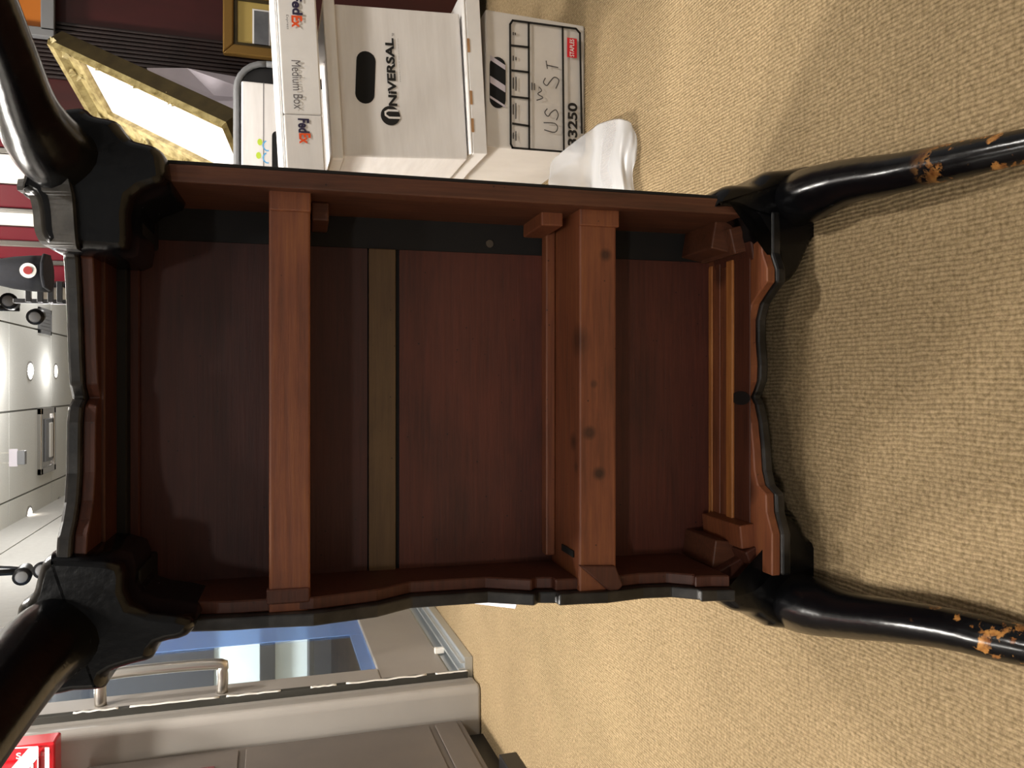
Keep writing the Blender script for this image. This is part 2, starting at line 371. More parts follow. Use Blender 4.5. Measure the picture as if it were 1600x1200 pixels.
# ------------------------------------------------------------------ the glass door and its post
DX = -.97
yg = 2.605; y_far = 3.62
d1 = empty('door_1', (DX, yg, 0), None, None); d1['kind'] = 'structure'
MD = Matrix.Translation((DX, yg, 0))
zk = cut(590, 1046, 0, DX).z - .0; yst = cut(590, 1046, 0, DX).y - yg      # glass bottom and inner stile edge
box('kick_panel', -.04, 0, .012, y_far - yg, .075, zk, M['grey_metal'], d1, .004)
box('stile', -.04, .004, .012, yst, zk, 2.1, M['grey_metal'], d1, .004)
box('stile', -.04, .004, y_far - yg - .07, y_far - yg, zk, 2.1, M['grey_metal'], d1, .004)
box('top_rail', -.04, 0, yst, y_far - yg - .07, 1.98, 2.1, M['grey_metal'], d1, .004)
box('glass_pane', -.024, -.016, yst, y_far - yg - .07, zk, 1.98, M['glass'], d1)
box('blue_film', -.014, -.011, yst, .574, zk + .001, zk + .05, M['film'], d1)
box('blue_film', -.014, -.011, 3.18 - yg, y_far - yg - .071, zk + .001, 1.98, M['film'], d1)
box('gasket', -.05, .012, -.012, .011, .02, 2.1, M['gasket'], d1, .002)
# threshold channel with ribs
th = boxes('threshold', [(-.02, .055, .0, y_far - yg, .001, .03), (-.012, -.004, 0, y_far - yg, .03, .07), (.012, .02, 0, y_far - yg, .03, .052), (.036, .042, 0, y_far - yg, .03, .045)], M['threshold'], d1, .002)
box('threshold_clip', .0, .02, .22, .24, .05, .085, M['tape'], th, .003)
# peeling tape along the gasket
def tape(z0, z1, wob, seed):
    rnd = random.Random(seed); vs, fs = [], []; n = 14
    for i in range(n + 1):
        z = z0 + (z1 - z0) * i / n; off = .0135 + .35 * wob * math.sin(i * 1.3 + seed) * rnd.random()
        vs += [(off, -.0135 - .002 * rnd.random(), z), (off + .002, -.004, z), (off + .0025, -.004, z), (off + .0005, -.0145, z)]
        if i:
            k = 4 * i
            for a in range(4): fs.append((k - 4 + a, k - 4 + (a + 1) % 4, k + (a + 1) % 4, k + a))
    fs += [(0, 1, 2, 3), (4 * n + 3, 4 * n + 2, 4 * n + 1, 4 * n)]
    return fromdata('peeling_tape', vs, fs, M['tape'], d1, 0, True)
for a, b, w_, s in ((.02, .13, .001, 1), (.16, .42, .006, 2), (.45, .53, .003, 5), (.62, .78, .004, 3), (.8, 1.05, .003, 4), (1.08, 1.2, .006, 6)): tape(a, b, w_, s)
# pull handle: D-shaped bar
ha = cut(345, 1086, 0, DX + .02); hb = cut(165, 1100, 0, DX + .02)
yh = yst * .45; po = .095
hz0, hz1 = ha.z, hb.z + .02
loft('pull_handle', [(.004, yh, hz0), (po * .75, yh, hz0), (po, yh, hz0 + .025), (po, yh, hz1 - .025), (po * .75, yh, hz1), (.004, yh, hz1)], [.017] * 6, M['steel'], d1, 16, 5, ref=(0, 1, 0))
# post beside the door: two faces
pa = cut(741, 1049, 2, 0); pb = cut(750, 1068, 2, 0); pc = cut(752, 1110, 2, 0)
pw = struct(prism('trim_1', [(pa.x - .02, pa.y - .02), (pb.x, pb.y), (pb.x - .015, pb.y - .014), (pc.x, pc.y), (-1.3, pc.y), (-1.3, yg), (pa.x - .02, yg)], 2, 0, CEIL, M['grey_post'], None, .012, 4))
struct(box('wall_door', -1.62, DX - .05, yg + .02, yg + .1, 0, CEIL, M['wall'])) if False else None
# over the door
struct(box('wall_overdoor', DX - .05, DX + .0, yg + .005, 9.0, 2.12, CEIL, M['wall']))
struct(box('wall_far', DX, 3.2, 8.85, 8.95, 0, CEIL, M['wall']))
struct(box('wall_beyond', DX - .06, DX, y_far + .01, 9.0, 0, 2.11, M['wall']))
# what stands beyond the glass
wlo = struct(box('wall_lobby', -2.6, DX - .07, 5.2, 5.3, 0, CEIL, M['beyond']))
box('dark_base_panel', -2.45, DX - .08, 5.16, 5.199, .01, .42, M['dark_panel'], wlo, .004)
box('dark_upper_panel', -2.45, DX - .08, 5.17, 5.199, .97, 2.2, M['dark_panel'], wlo, .004)
box('dark_rail', -2.45, DX - .08, 5.12, 5.169, .66, .70, M['dark_panel'], wlo, .004)
box('pale_rail', -2.45, DX - .08, 5.11, 5.169, .615, .655, M['tape'], wlo, .004)
bn = empty('black_bench', (-1.55, 4.35, 0), 'black slatted bench seen through the glass door', 'bench')
for k in range(2): box('seat_slat', -.5, .5, -.10 + .12 * k, -.02 + .12 * k, .43, .455, M['black_plastic'], bn, .004)
for x in (-.44, .40):
    for y in (-.09, .07): box('leg', x, x + .04, y, y + .04, 0, .43, M['black_plastic'], bn, .003)
box('back_slat', -.5, .5, .11, .13, .62, .70, M['black_plastic'], bn, .004)
for x in (-.44, .40): box('back_post', x, x + .04, .131, .16, .0, .74, M['black_plastic'], bn, .003)
struct(box('wall_lobby_side', -2.6, -2.5, 2.65, 5.2, 0, CEIL, M['beyond']))
lamp('lobby_lamp', (-1.7, 3.9, 2.3), 150, .7, (.85, .93, 1), kind='AREA')

# cabinet below the white wall, left
gc = empty('grey_cabinet', (-1.07, 2.0, 0), 'tall dark grey laminate cabinet standing beside the pale post', 'cabinet')
zc = cut(137, 1180, 1, pc.y).z
box('body', -.45, 0, -1.2, pc.y - 2.0 - .012, .07, zc, M['grey_dark'], gc, .004)
box('toe_kick', -.42, -.05, -1.2, pc.y - 2.0 - .02, 0, .07, M['black_plastic'], gc)
for a, b in ((.09, .16), (.18, .72), (.74, zc - .02)):
    box('panel', 0, .006, -.7, pc.y - 2.0 - .04, a, b, M['grey_dark'], gc, .002)
box('maroon_pane', .006, .009, -.6, pc.y - 2.0 - .13, .80, zc - .08, M['maroon_gloss'], gc, .001)
box('floor_box', .006, .05, -.55, .12, .0, .05, M['black_plastic'], gc, .003)

# fire box
rb = empty('fire_cabinet', (-1.02, 2.34, 1.2), 'red fire alarm box with white diagonal stripe on the white wall', 'fire alarm')
MR = mat4(rb); c0 = cut(86, 1160, 1, 2.34, MR.inverted() @ MR)
fx = c0.x + 1.02; fz = c0.z - 1.2
box('case', fx - .30, fx, 0, .07, fz, fz + .3, M['red'], rb, .006, 3)
box('door', fx - .29, fx - .035, -.012, -.001, fz + .035, fz + .29, M['red'], rb, .004)
box('latch_strip', fx - .028, fx - .018, -.008, -.001, fz + .02, fz + .032, M['red_dark'], rb, .001)
def onr(u, v, y): p = cut(u, v, 1, y, MR); return (p.x, p.z)
def flat(name, px, y, mat): return prism(name, [onr(u, v, y) for u, v in px], 1, y, y + .0010, mat, rb)
flat('white_bar', [(70, 1168), (77, 1168), (77, 1290), (70, 1290)], -.0136, M['ink_white'])
flat('white_stripe', [(-60, 1290), (44, 1170), (60, 1168), (60, 1183), (-32, 1290)], -.0136, M['ink_white'])
flat('white_outline', [(-60, 1172), (59, 1166), (60, 1168), (-60, 1174)], -.0138, M['ink_white']); flat('white_outline', [(58, 1184), (60, 1184), (60, 1290), (58, 1290)], -.0138, M['ink_white'])
for g, u, v in (('S', 29, 1181), ('1', 50, 1199)):                # the sign's letters are turned on their side
    x, z = onr(u, v, -.0136); o = words('lettering', g, x, z, .011 if g == 'S' else .006, .016, M['ink_white'], rb, -.0132, bold=.02)
    for vt in o.data.vertices: dx, dz = vt.co.x - x, vt.co.z - z; vt.co.x = x + dz; vt.co.z = z - dx

# ------------------------------------------------------------------ ceiling fittings
def downlight(u, v, lit, label, r=.075):
    p = cut(u, v, 2, CEIL)
    o = empty('downlight', (p.x, p.y, CEIL), label, 'ceiling light', group='recessed downlights')
    ring('trim_ring', r * .8, r, -.008, M['chrome'], o)
    disc('lens', r * .78, -.005, M['lamp_on'] if lit else M['lamp_dim'], o)
    return o
downlight(46, 580, True, 'lit recessed downlight with chrome ring between fluorescent fitting and air grille')
downlight(86, 580, True, 'lit recessed downlight touching the black table edge, close to the air grille', .065)
downlight(45, 806, True, 'lit recessed downlight in ceiling between fluorescent fitting and corner spotlight')
downlight(92, 790, False, 'dull unlit recessed downlight half hidden by the black table edge')
downlight(4, 845, True, 'lit recessed downlight at the very edge of the picture above the corner spotlight')
# fluorescent fitting
def cpt(u, v): return cut(u, v, 2, CEIL)
a = cpt(58, 690); b = cpt(81, 690); xl = cpt(68, 739).x; xr = cpt(68, 637).x
ff = empty('fluorescent_fitting', ((xl + xr) / 2, (a.y + b.y) / 2, CEIL), 'chrome framed fluorescent fitting set in the white ceiling', 'ceiling light')
hw = (xr - xl) / 2; hy = abs(b.y - a.y) / 2
boxes('frame', [(-hw, hw, -hy, -hy + .05, -.03, 0), (-hw, hw, hy - .05, hy, -.03, 0), (-hw, -hw + .05, -hy, hy, -.03, 0), (hw - .05, hw, -hy, hy, -.03, 0)], M['chrome'], ff, .004)
box('reflector', -hw + .05, hw - .05, -hy + .05, hy - .05, -.012, -.002, M['chrome'], ff)
box('inner_tray', -hw + .09, hw - .09, -hy * .35, hy * .5, -.03, -.012, M['grey_plastic'], ff, .004)
box('tube_cover', -hw + .12, hw - .12, -hy * .05, hy * .3, -.045, -.03, M['tape'], ff, .006)
# grille
a = cpt(59, 500); b = cpt(78, 500); xl = cpt(68, 522).x; xr = cpt(68, 482).x
ag = empty('air_grille', ((xl + xr) / 2, (a.y + b.y) / 2, CEIL), 'square grey air grille in the white ceiling', 'air vent')
hw = (xr - xl) / 2; hy = abs(b.y - a.y) / 2
boxes('frame', [(-hw, hw, -hy, -hy + .03, -.015, 0), (-hw, hw, hy - .03, hy, -.015, 0), (-hw, -hw + .03, -hy, hy, -.015, 0), (hw - .03, hw, -hy, hy, -.015, 0)], M['grey_plastic'], ag, .002)
box('backing', -hw + .03, hw - .03, -hy + .03, hy - .03, -.004, -.001, M['void'], ag)
for k in range(5):
    x = -hw + .03 + (2 * hw - .06) * (k + .5) / 5; box('slat', x - .012, x + .012, -hy + .03, hy - .03, -.013, -.005, M['grey_plastic'], ag)
for k in range(6):
    y = -hy + .03 + (2 * hy - .06) * (k + .5) / 6; box('cross_slat', -hw + .03, hw - .03, y - .03, y + .03, -.011, -.006, M['grey_plastic'], ag)
# hanging sign
p = cut(30, 715, 1, 5.2)
es = empty('hanging_sign', (p.x, 5.2, CEIL), 'pale acrylic sign hanging on thin rods below the ceiling tiles', 'sign')
zt = cut(14, 715, 1, 5.2).z - CEIL; zb = cut(28, 715, 1, 5.2).z - CEIL; sw = .05
box('sign_plate', -sw, sw, -.005, .005, zb, min(zt, -.02), M['exit_sign'], es, .002)
box('housing', -sw * .8, sw * .8, -.02, .02, zb - .04, zb, M['grey_plastic'], es, .004)
for x in (-.03, .027): box('rod', x, x + .003, -.002, .002, min(zt, -.02), 0, M['steel'], es)
# spotlights
def spot(u, v, Y, label, heads, cable=False):
    p = cut(u, v, 1, Y); z = p.z
    o = empty('spotlight', (p.x, Y, CEIL), label, 'spotlight')
    disc('ceiling_plate', .06, -.03, M['grey_plastic'], o, (0, 0, 0))
    loft('stem', [(0, 0, -.03), (0, 0, (z - CEIL) * .6), (0, 0, z - CEIL)], [.012] * 3, M['black_plastic'], o, 10, 2, ref=(1, 0, 0))
    for dx, dz, tx in heads:
        h = loft('lamp_head', [(dx, .05, z - CEIL + dz), (dx + tx * .3, .0, z - CEIL + dz - .005), (dx + tx, -.10, z - CEIL + dz - .02)], [.02, .029, .031], M['black_plastic'], o, 18, 3)
        loft('lens', [(dx + tx * 1.01, -.101, z - CEIL + dz - .02), (dx + tx * 1.03, -.104, z - CEIL + dz - .021)], [.022, .018], M['grey_plastic'], h, 18, 1)
    if cable:
        loft('cable', [(.06, 0, -.005), (.10, -.02, -.05), (.09, -.05, -.12), (.03, -.06, z - CEIL + .02), (0, -.02, z - CEIL)], [.005] * 5, M['black_plastic'], o, 8, 6)
    return o
spot(30, 482, 3.6, 'twin black spotlight under the ceiling beside the chrome wall strips', [(.02, .03, .0), (-.02, -.06, -.02)])
spot(32, 893, 3.4, 'black spotlight with looping cable in the ceiling corner above the door', [(0.0, -.01, .0), (.0, -.075, .02)], True)
# cap on a black rack by the end of the back wall
c = cut(55, 432, 1, 2.9)
rk = empty('display_rack', (c.x - .03, 2.9, 0), 'black rack with white shelves at the end of the maroon wall', 'rack')
xra, xrb = cut(60, 474, 1, 2.9).x - rk.location.x, cut(60, 441, 1, 2.9).x - rk.location.x
for x in (xra, xrb - .014): box('upright', x, x + .014, 0, .02, 0, cut(20, 450, 1, 2.9).z, M['black_plastic'], rk, .001)
for uu in (98, 84, 68, 50):
    zs = cut(uu, 455, 1, 2.9).z
    box('white_shelf', xra + .015, xrb - .015, -.03, .06, zs - .03, zs - .022, M['tape'], rk, .001)
    box('shelf_rail', xra, xrb, -.045, -.031, zs - .008, zs + .008, M['black_plastic'], rk, .001)
cz = cut(70, 428, 1, 2.74)
cp = empty('navy_cap', (cz.x, 2.74, cut(106, 430, 1, 2.74).z), 'navy cap with round badge hanging on the black rack', 'cap')
vs, fs = [], []; n = 16
for i in range(7):
    t = i / 6 * math.pi / 2; r = .075 * math.cos(t); z = .05 + .19 * math.sin(t)
    for j in range(n): vs.append((r * math.cos(2 * math.pi * j / n) * .75, r * math.sin(2 * math.pi * j / n) * .8, z))
for i in range(6):
    for j in range(n): fs.append((i * n + j, i * n + (j + 1) % n, (i + 1) * n + (j + 1) % n, (i + 1) * n + j))
fs.append(tuple(range(n - 1, -1, -1)))
fromdata('crown', vs, fs, M['navy'], cp, 0, True)
prism('visor', [(-.055, -.02), (.055, -.02), (.05, -.085), (.02, -.11), (-.02, -.11), (-.05, -.085)], 2, .04, .05, M['navy'], cp, .004, 2)
bd = disc('badge', .022, .004, M['tape'], cp); bd.rotation_euler = (math.radians(90), 0, 0); bd.location = (0, -.066, .09)
bd2 = disc('badge_centre', .012, .003, M['red_dark'], bd, (0, 0, .004))

# ------------------------------------------------------------------ boxes on the right
def on(root, u, v, y=0.0): return cut(u, v, 1, y, mat4(root))
YB = 1.62
ROLL = math.radians(3.4)
# bottom: filing carton with printed form
sb = empty('filing_carton', (.495, 1.613, 0), 'lower white filing carton printed with a black form and red label', 'carton', (0, 0, 0))
SW, SH = .288, .225
fromdata('carton_body', [(.006, 0.004, 0), (SW - .004, .004, 0), (SW - .004, .39, 0), (.006, .39, 0), (0, 0, SH), (SW, 0, SH), (SW, .395, SH), (0, .395, SH)], BF, M['card_grey'], sb, .004)
def lines(root, name, segs, wpx, mat, y=-.0008):
    vs, fs = [], []
    for (u0, v0, u1, v1) in segs:
        a = on(root, u0, v0, y); b = on(root, u1, v1, y); t = (b - a).normalized(); nn = Vector((-t.z, 0, t.x)) * wpx / F * 1.7 / 2
        k = len(vs)
        for q in (a - nn - t * .0012, b - nn + t * .0012, b + nn + t * .0012, a + nn - t * .0012): vs.append(q)
        for q in (a - nn - t * .0012, b - nn + t * .0012, b + nn + t * .0012, a + nn - t * .0012): vs.append(q + Vector((0, -.0006, 0)))
        fs += [tuple(i + k for i in f) for f in BF]
    return fromdata(name, vs, fs, mat, root)
# form frame (traced on the carton's own front)
lines(sb, 'printed_form', [(801, 32, 900, 45), (906, 52, 909, 208), (800, 231, 878, 237), (797, 38, 798, 225), (797, 38, 801, 32), (900, 45, 906, 52), (798, 225, 801, 231),
    (826, 36, 827, 233), (879, 42, 881, 236), (799, 71, 826, 74), (800, 110, 826, 113), (800, 151, 827, 154), (801, 193, 827, 197)], 3.2, M['ink'])
def wpx(root, name, s, u0, u1, v0, v1, mat, y, bold=0, flip=False):
    a = on(root, u0, v0, y); b = on(root, u1, v1, y); 
    return words(name, s, (a.x + b.x) / 2, (a.z + b.z) / 2, abs(b.x - a.x), abs(b.z - a.z), mat, root, y, flip, bold)
wpx(sb, 'lettering', '33250', 887, 902, 160, 229, M['ink'], -.001, .03)
a_ = on(sb, 886, 59); b_ = on(sb, 901, 91)
box('red_label', b_.x, a_.x, -.0014, -.0004, b_.z, a_.z, M['ink_red'], sb)
wpx(sb, 'lettering', 'STAPLES', 890, 897, 61, 89, M['ink_white'], -.0016, .01)
strokes = [[(850, 203), (866, 207), (871, 200), (866, 193), (849, 192)], [(855, 170), (851, 176), (856, 182), (861, 176), (868, 172), (872, 180), (869, 188)],
           [(838, 157), (848, 153), (840, 147), (846, 142), (842, 136)],
           [(852, 122), (849, 129), (854, 134), (859, 128), (866, 121), (873, 126), (868, 139)], [(853, 95), (855, 108)], [(854, 102), (872, 106)]]
vs, fs = [], []
for s in strokes:
    pts = [on(sb, u, v) for u, v in s]; pts = catmull([(p.x, p.z, 0) for p in pts], 5)
    V, Fc = ribbon('s', [(p.x, p.y) for p in pts], .0022, None, None, -.0012); k = len(vs); vs += V; fs += [tuple(i + k for i in f) for f in Fc]
fromdata('handwriting', vs, fs, M['pencil'], sb)
tiny = []
for (uu, v0, v1) in ((802, 51, 54), (805, 52, 54), (802, 88, 94), (806, 90, 93), (802, 122, 138), (806, 121, 141), (802, 164, 178), (806, 162, 185), (802, 208, 216), (806, 206, 219), (831, 130, 140), (835, 131, 140)):
    tiny.append((uu, v0, uu, v1))
lines(sb, 'small_print', tiny, 1.3, M['ink'])['kind'] = 'stuff'
def slot(root, u0, u1, v0, v1, mat, name='hand_hole', y=-.0006):
    a = on(root, (u0 + u1) / 2, v1); b = on(root, (u0 + u1) / 2, v0); r = abs(on(root, u0, (v0 + v1) / 2).z - on(root, u1, (v0 + v1) / 2).z) / 2
    z0, z1 = a.z, b.z; pts = []
    for i in range(11): t = -math.pi / 2 + math.pi * i / 10; pts.append((b.x - r + r * math.cos(t), z1 + r * math.sin(t)))
    for i in range(11): t = math.pi / 2 + math.pi * i / 10; pts.append((a.x + r + r * math.cos(t), z0 + r * math.sin(t)))
    return prism(name, pts, 1, y, -.0001, mat, root), (a.x, b.x, (z0 + z1) / 2, r)
hs, (xa, xb, zc_, r_) = slot(sb, 765, 790, 89, 169, M['void'])
for fx_, wd_ in ((.40, .17), (.84, .12), (.1, .06)):
    x = xa + (xb - xa) * fx_; fromdata('folder_edge', [(x - r_ * .5, -.0009, zc_ - r_ * .96), (x - r_ * .5 + .085 * wd_, -.0009, zc_ - r_ * .96), (x + r_ * .5 + .085 * wd_, -.0009, zc_ + r_ * .96), (x + r_ * .5, -.0009, zc_ + r_ * .96)], [(0, 1, 2, 3)], M['paper_grey'], hs)
# its lid, sagging to the left
ld = empty('carton_lid', (.478, 1.603, .2235), 'white carton lid lying tilted between the two filing cartons', 'lid', (0, -ROLL * .9, 0))
LWD = .335
box('lid_top', 0, LWD, 0, .42, .030, .036, M['card_lid'], ld, .003)
boxes('lid_skirt', [(0, LWD, 0, .005, 0, .030), (0, LWD, .415, .42, 0, .030), (0, .005, .005, .415, 0, .030), (LWD - .005, LWD, .005, .415, 0, .030)], M['card_lid'], ld, .001)
for fx_ in (.13, .30, .62): box('torn_patch', LWD * fx_, LWD * fx_ + .028, -.001, 0, .026, .031, M['card_edge'], ld)
# upper filing carton
ub = empty('filing_carton', (.466, 1.615, .262), 'upper white filing carton with black logo and oval hand hole', 'carton', (0, -ROLL, 0))
UW, UH = .302, .255
box('carton_body', 0, UW, 0, .39, 0, UH, M['card_white'], ub, .004)
boxes('top_flange', [(-.006, UW + .006, -.010, .01, UH, UH + .022), (-.006, .008, .01, .395, UH, UH + .022), (UW - .008, UW + .006, .01, .395, UH, UH + .022)], M['card_lid'], ub, .002)
slot(ub, 556, 586, 80, 162, M['void'])
wpx(ub, 'lettering', 'NiVERSAL', 601, 621, 59, 166, M['ink'], -.001, .035)
wpx(ub, 'lettering', 'PERFECTLY PRACTICAL', 621, 626, 59, 128, M['ink_grey'], -.001, .0)
wpx(ub, 'lettering', '™', 612, 616, 52, 57, M['ink_grey'], -.001, .0)
q = on(ub, 610, 181)
lg = disc('logo_disc', .0195, .0006, M['ink'], ub); lg.rotation_euler = (math.radians(90), 0, 0); lg.location = (q.x, -.0005, q.z)
fromdata('logo_letter', *ribbon('l', [(q.x - .004 + .008 * 0, q.z - .0195), (q.x - .004, q.z + .003), (q.x + .001, q.z + .010), (q.x + .007, q.z + .010), (q.x + .0105, q.z + .004), (q.x + .0105, q.z - .0165)], .0042, None, None, -.0014), M['card_white'], ub)
# flat shipping box on top, upside down
fb = empty('shipping_box', (.40, 1.575, .548), 'flat white shipping box with orange and navy lettering lying upside down on cartons', 'carton', (0, -math.radians(3.2), 0))
FL = .52
z0f = on(fb, 497, 60).z; z1f = on(fb, 436, 60).z
seam = on(fb, 466, 178).x
box('box_body', 0, seam - .001, 0, .34, z0f, z1f, M['card_white'], fb, .003)
box('box_body', seam, FL, .001, .34, z0f, z1f, M['card_lid'], fb, .003)
boxes('flap_layers', [(0, FL - .02, .004, .33, z1f + .0005, z1f + .003), (.01, FL - .06, .008, .33, z1f + .0035, z1f + .006)], M['card_lid'], fb, .001)
wpx(fb, 'lettering', 'Fed', 455, 473, -8, 24, M['ink_navy'], -.001, .035, True)
wpx(fb, 'lettering', 'Ex', 455, 473, 24, 44, M['ink_orange'], -.001, .035, True)
wpx(fb, 'lettering', 'Express', 446, 452, 23, 46, M['ink_grey'], -.001, 0, True)
wpx(fb, 'lettering', 'Medium Box', 455, 474, 94, 171, M['ink_grey'], -.001, 0, True)
wpx(fb, 'lettering', 'Fed', 465, 484, 185, 208, M['ink_navy'], -.001, .035, True)
wpx(fb, 'lettering', 'Ex', 467, 486, 208, 225, M['ink_orange'], -.001, .035, True)

# plastic film on the floor beside the cartons: a loose roll
pf = empty('plastic_sheet', (.40, 1.52, 0), 'crumpled sheet of clear plastic on the carpet by the lower carton', 'plastic sheet')
p0 = cut(975, 205, 2, 0); 
vs, fs = [], []; n = 14; m_ = 7
A = [cut(868, 247, 1, 1.585), cut(915, 215, 1, 1.57), cut(958, 187, 1, 1.54)]
B = [cut(880, 330, 1, 1.56), cut(960, 330, 1, 1.52), cut(1005, 330, 2, .004)]
rnd = random.Random(3)
def lerp(a, b, t): return a + (b - a) * t
Apts = catmull([cut(862, 250, 1, 1.588), cut(905, 215, 1, 1.565), cut(938, 193, 1, 1.54), cut(962, 186, 2, .03), cut(984, 193, 2, .014), cut(996, 218, 2, .004)], 4)
Bpts = catmull([cut(860, 345, 1, 1.60), cut(910, 345, 1, 1.57), cut(945, 345, 1, 1.54), cut(965, 345, 2, .035), cut(988, 345, 2, .018), cut(1000, 345, 2, .004)], 4)
k = 9
for a, b in zip(Apts, Bpts):
    for j in range(k):
        t = j / (k - 1); q = lerp(a, b, t); q = q + Vector((0, -.014 * math.sin(t * 9 + q.z * 40) * rnd.random(), .014 * rnd.random() * math.sin(t * math.pi)))
        q.z = max(q.z, .003); vs.append(q - pf.location)
nA = len(Apts)
for i in range(nA - 1):
    for j in range(k - 1): fs.append((i * k + j, i * k + j + 1, (i + 1) * k + j + 1, (i + 1) * k + j))
ps = fromdata('film', vs, fs, M['plastic'], pf, 0, True)
so = ps.modifiers.new('thick', 'SOLIDIFY'); so.thickness = .0008
sd = ps.modifiers.new('sub', 'SUBSURF'); sd.levels = 1; sd.render_levels = 1
# ------------------------------------------------------------------ behind the cartons
YC = 2.085
zsup = cut(370, 150, 1, YC + .02).z
bg = empty('black_suitcase', (cut(370, 180, 1, YC).x, YC, 0), 'black upright case with grey piping behind the white carton', 'suitcase')
xL = cut(375, 232, 1, YC).x - bg.location.x - .12; xR = cut(400, 97, 1, YC).x - bg.location.x
def rrect(x0, x1, z0, z1, r, n=6):
    pts = []
    for cx, cz, a0 in ((x1 - r, z1 - r, 0), (x0 + r, z1 - r, 90), (x0 + r, z0 + r, 180), (x1 - r, z0 + r, 270)):
        for i in range(n + 1): t = math.radians(a0 + 90 * i / n); pts.append((cx + r * math.cos(t), cz + r * math.sin(t)))
    return pts
prism('shell', rrect(xL, xR, 0.005, zsup, .07), 1, .012, .038, M['black_plastic'], bg, .008, 3)
rr = rrect(xL, xR, 0.008, zsup, .07); 
loft('piping', [(x, .006, z) for x, z in rr] + [(rr[0][0], .006, rr[0][1])], [.008] * (len(rr) + 1), M['grey_plastic'], bg, 8, 1, ref=(0, 1, 0))
YW = 2.02
xw0 = cut(400, 300, 1, YW).x; xw1 = cut(400, 128, 1, YW).x; zw = cut(377, 190, 1, YW).z
wc = empty('white_carton', (xw0, YW, 0), 'plain white carton with lime and blue prints in front of the black case', 'carton')
box('carton_body', 0, xw1 - xw0, 0, .055, 0, zw, M['card_white'], wc, .004)
box('fold_line', .0, xw1 - xw0, -.0006, 0, zw - .052, zw - .050, M['ink_grey'], wc)
for (u, v, mm) in ((406, 222, 'leaf_green'), (404, 243, 'leaf_green')):
    q = on(wc, u, v); dd = disc('leaf_print', .008, .0006, M[mm], wc); dd.rotation_euler = (math.radians(90), 0, 0); dd.location = (q.x, -.0004, q.z); dd.scale = (1, .7, 1)
for (u, v) in ((418, 228), (418, 247)):
    q = on(wc, u, v); V, Fc = ribbon('r', [(q.x + .012 * math.cos(t), q.z + .010 * math.sin(t)) for t in [i * math.pi / 8 + .3 for i in range(9)]], .003, None, None, -.0008); fromdata('arc_print', V, Fc, M['sky_print'], wc)
slot(wc, 425, 441, 205, 268, M['void'])
# carved gilt frame, leaning; corners from the picture opening
def depthpt(u, v, d): return CAM + ray(u, v) * d
d0 = 2.34
O_ = depthpt(128, 92, d0)                                         # opening corner, top
a3 = depthpt(358, 200, d0 - .24) - O_                             # long side comes nearer as it goes down
rB = ray(174, 176); b3 = rB * ((O_ - CAM).dot(a3) / rB.dot(a3)) + CAM - O_   # short side square to it
ax, bx_ = a3.normalized(), b3.normalized(); nx = ax.cross(bx_).normalized()
if nx.dot(FWD) > 0: nx = -nx
LA, LB = a3.length, b3.length
gf = bpy.data.objects.new('gilt_frame', None); COL.objects.link(gf)
Mg = Matrix((ax, bx_, nx)).transposed().to_4x4(); Mg.translation = O_
# base of the thing: its lowest corner
gf.matrix_world = Mg
tag(gf, 'carved gilt picture frame leaning beside the black table leg', 'picture frame')
W_ = .085
def member(name, p, mat):   # mitred bar with a stepped moulding
    (ax0, ay0), (ax1, ay1), inx, iny = p
    return None
prof = [(0, .0), (.0, .012), (.012, .016), (.02, .008), (.05, .014), (.062, .034), (.075, .040), (.085, .026), (.085, -.022), (0, -.022)]
def mitred(x0, y0, x1, y1, ox0, oy0, ox1, oy1):
    vs = []; n = len(prof)
    for (ix, iy, ox, oy) in ((x0, y0, ox0, oy0), (x1, y1, ox1, oy1)):
        for t, h in prof: vs.append((ix + (ox - ix) * t / .085, iy + (oy - iy) * t / .085, h))
    fs = [(i, (i + 1) % n, n + (i + 1) % n, n + i) for i in range(n)] + [tuple(range(n - 1, -1, -1)), tuple(range(n, 2 * n))]
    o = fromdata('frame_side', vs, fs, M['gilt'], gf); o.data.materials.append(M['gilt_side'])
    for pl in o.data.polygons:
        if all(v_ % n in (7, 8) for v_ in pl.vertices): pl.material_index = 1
    return o
c_in = [(0, 0), (LA, 0), (LA, LB), (0, LB)]; c_out = [(-W_, -W_ * .6), (LA + W_ * .5, -W_ * .6), (LA + W_ * .5, LB + W_), (-W_, LB + W_)]
for i in range(4):
    j = (i + 1) % 4; mitred(*c_in[i], *c_in[j], *c_out[i], *c_out[j])
box('picture_panel', -.002, LA + .002, -.002, LB + .002, -.016, -.003, M['picture'], gf)
rnd = random.Random(11)
for (cx, cy, s) in ((-.05, -.03, 1.2), (-.045, LB * .3, .8), (LA * .25, LB + .045, .9), (LA * .55, LB + .045, 1), (LA * .8, LB + .045, .8), (LA + .02, .1, .6), (-.045, LB + .04, 1.1), (LA * .45, -.03, .6), (LA * .7, -.03, .7), (LA * .2, -.03, .6)):
    vs, fs = [], []
    for q in range(9):                                            # a clump of raised leaves
        ang = rnd.random() * 6.28; L0 = .028 * s * (.6 + .6 * rnd.random()); ox = cx + .018 * s * math.cos(ang); oy = cy + .018 * s * math.sin(ang); k = len(vs)
        d = Vector((math.cos(ang), math.sin(ang))); e = Vector((-d.y, d.x)) * .006 * s
        vs += [(ox - d.x * L0 / 2, oy - d.y * L0 / 2, .018), (ox + e.x, oy + e.y, .02), (ox + d.x * L0 / 2, oy + d.y * L0 / 2, .02), (ox - e.x, oy - e.y, .02), (ox, oy, .034)]
        fs += [(k, k + 3, k + 4), (k + 3, k + 2, k + 4), (k + 2, k + 1, k + 4), (k + 1, k, k + 4)]
    fromdata('carved_leaves', vs, fs, M['gilt_pale'], gf)
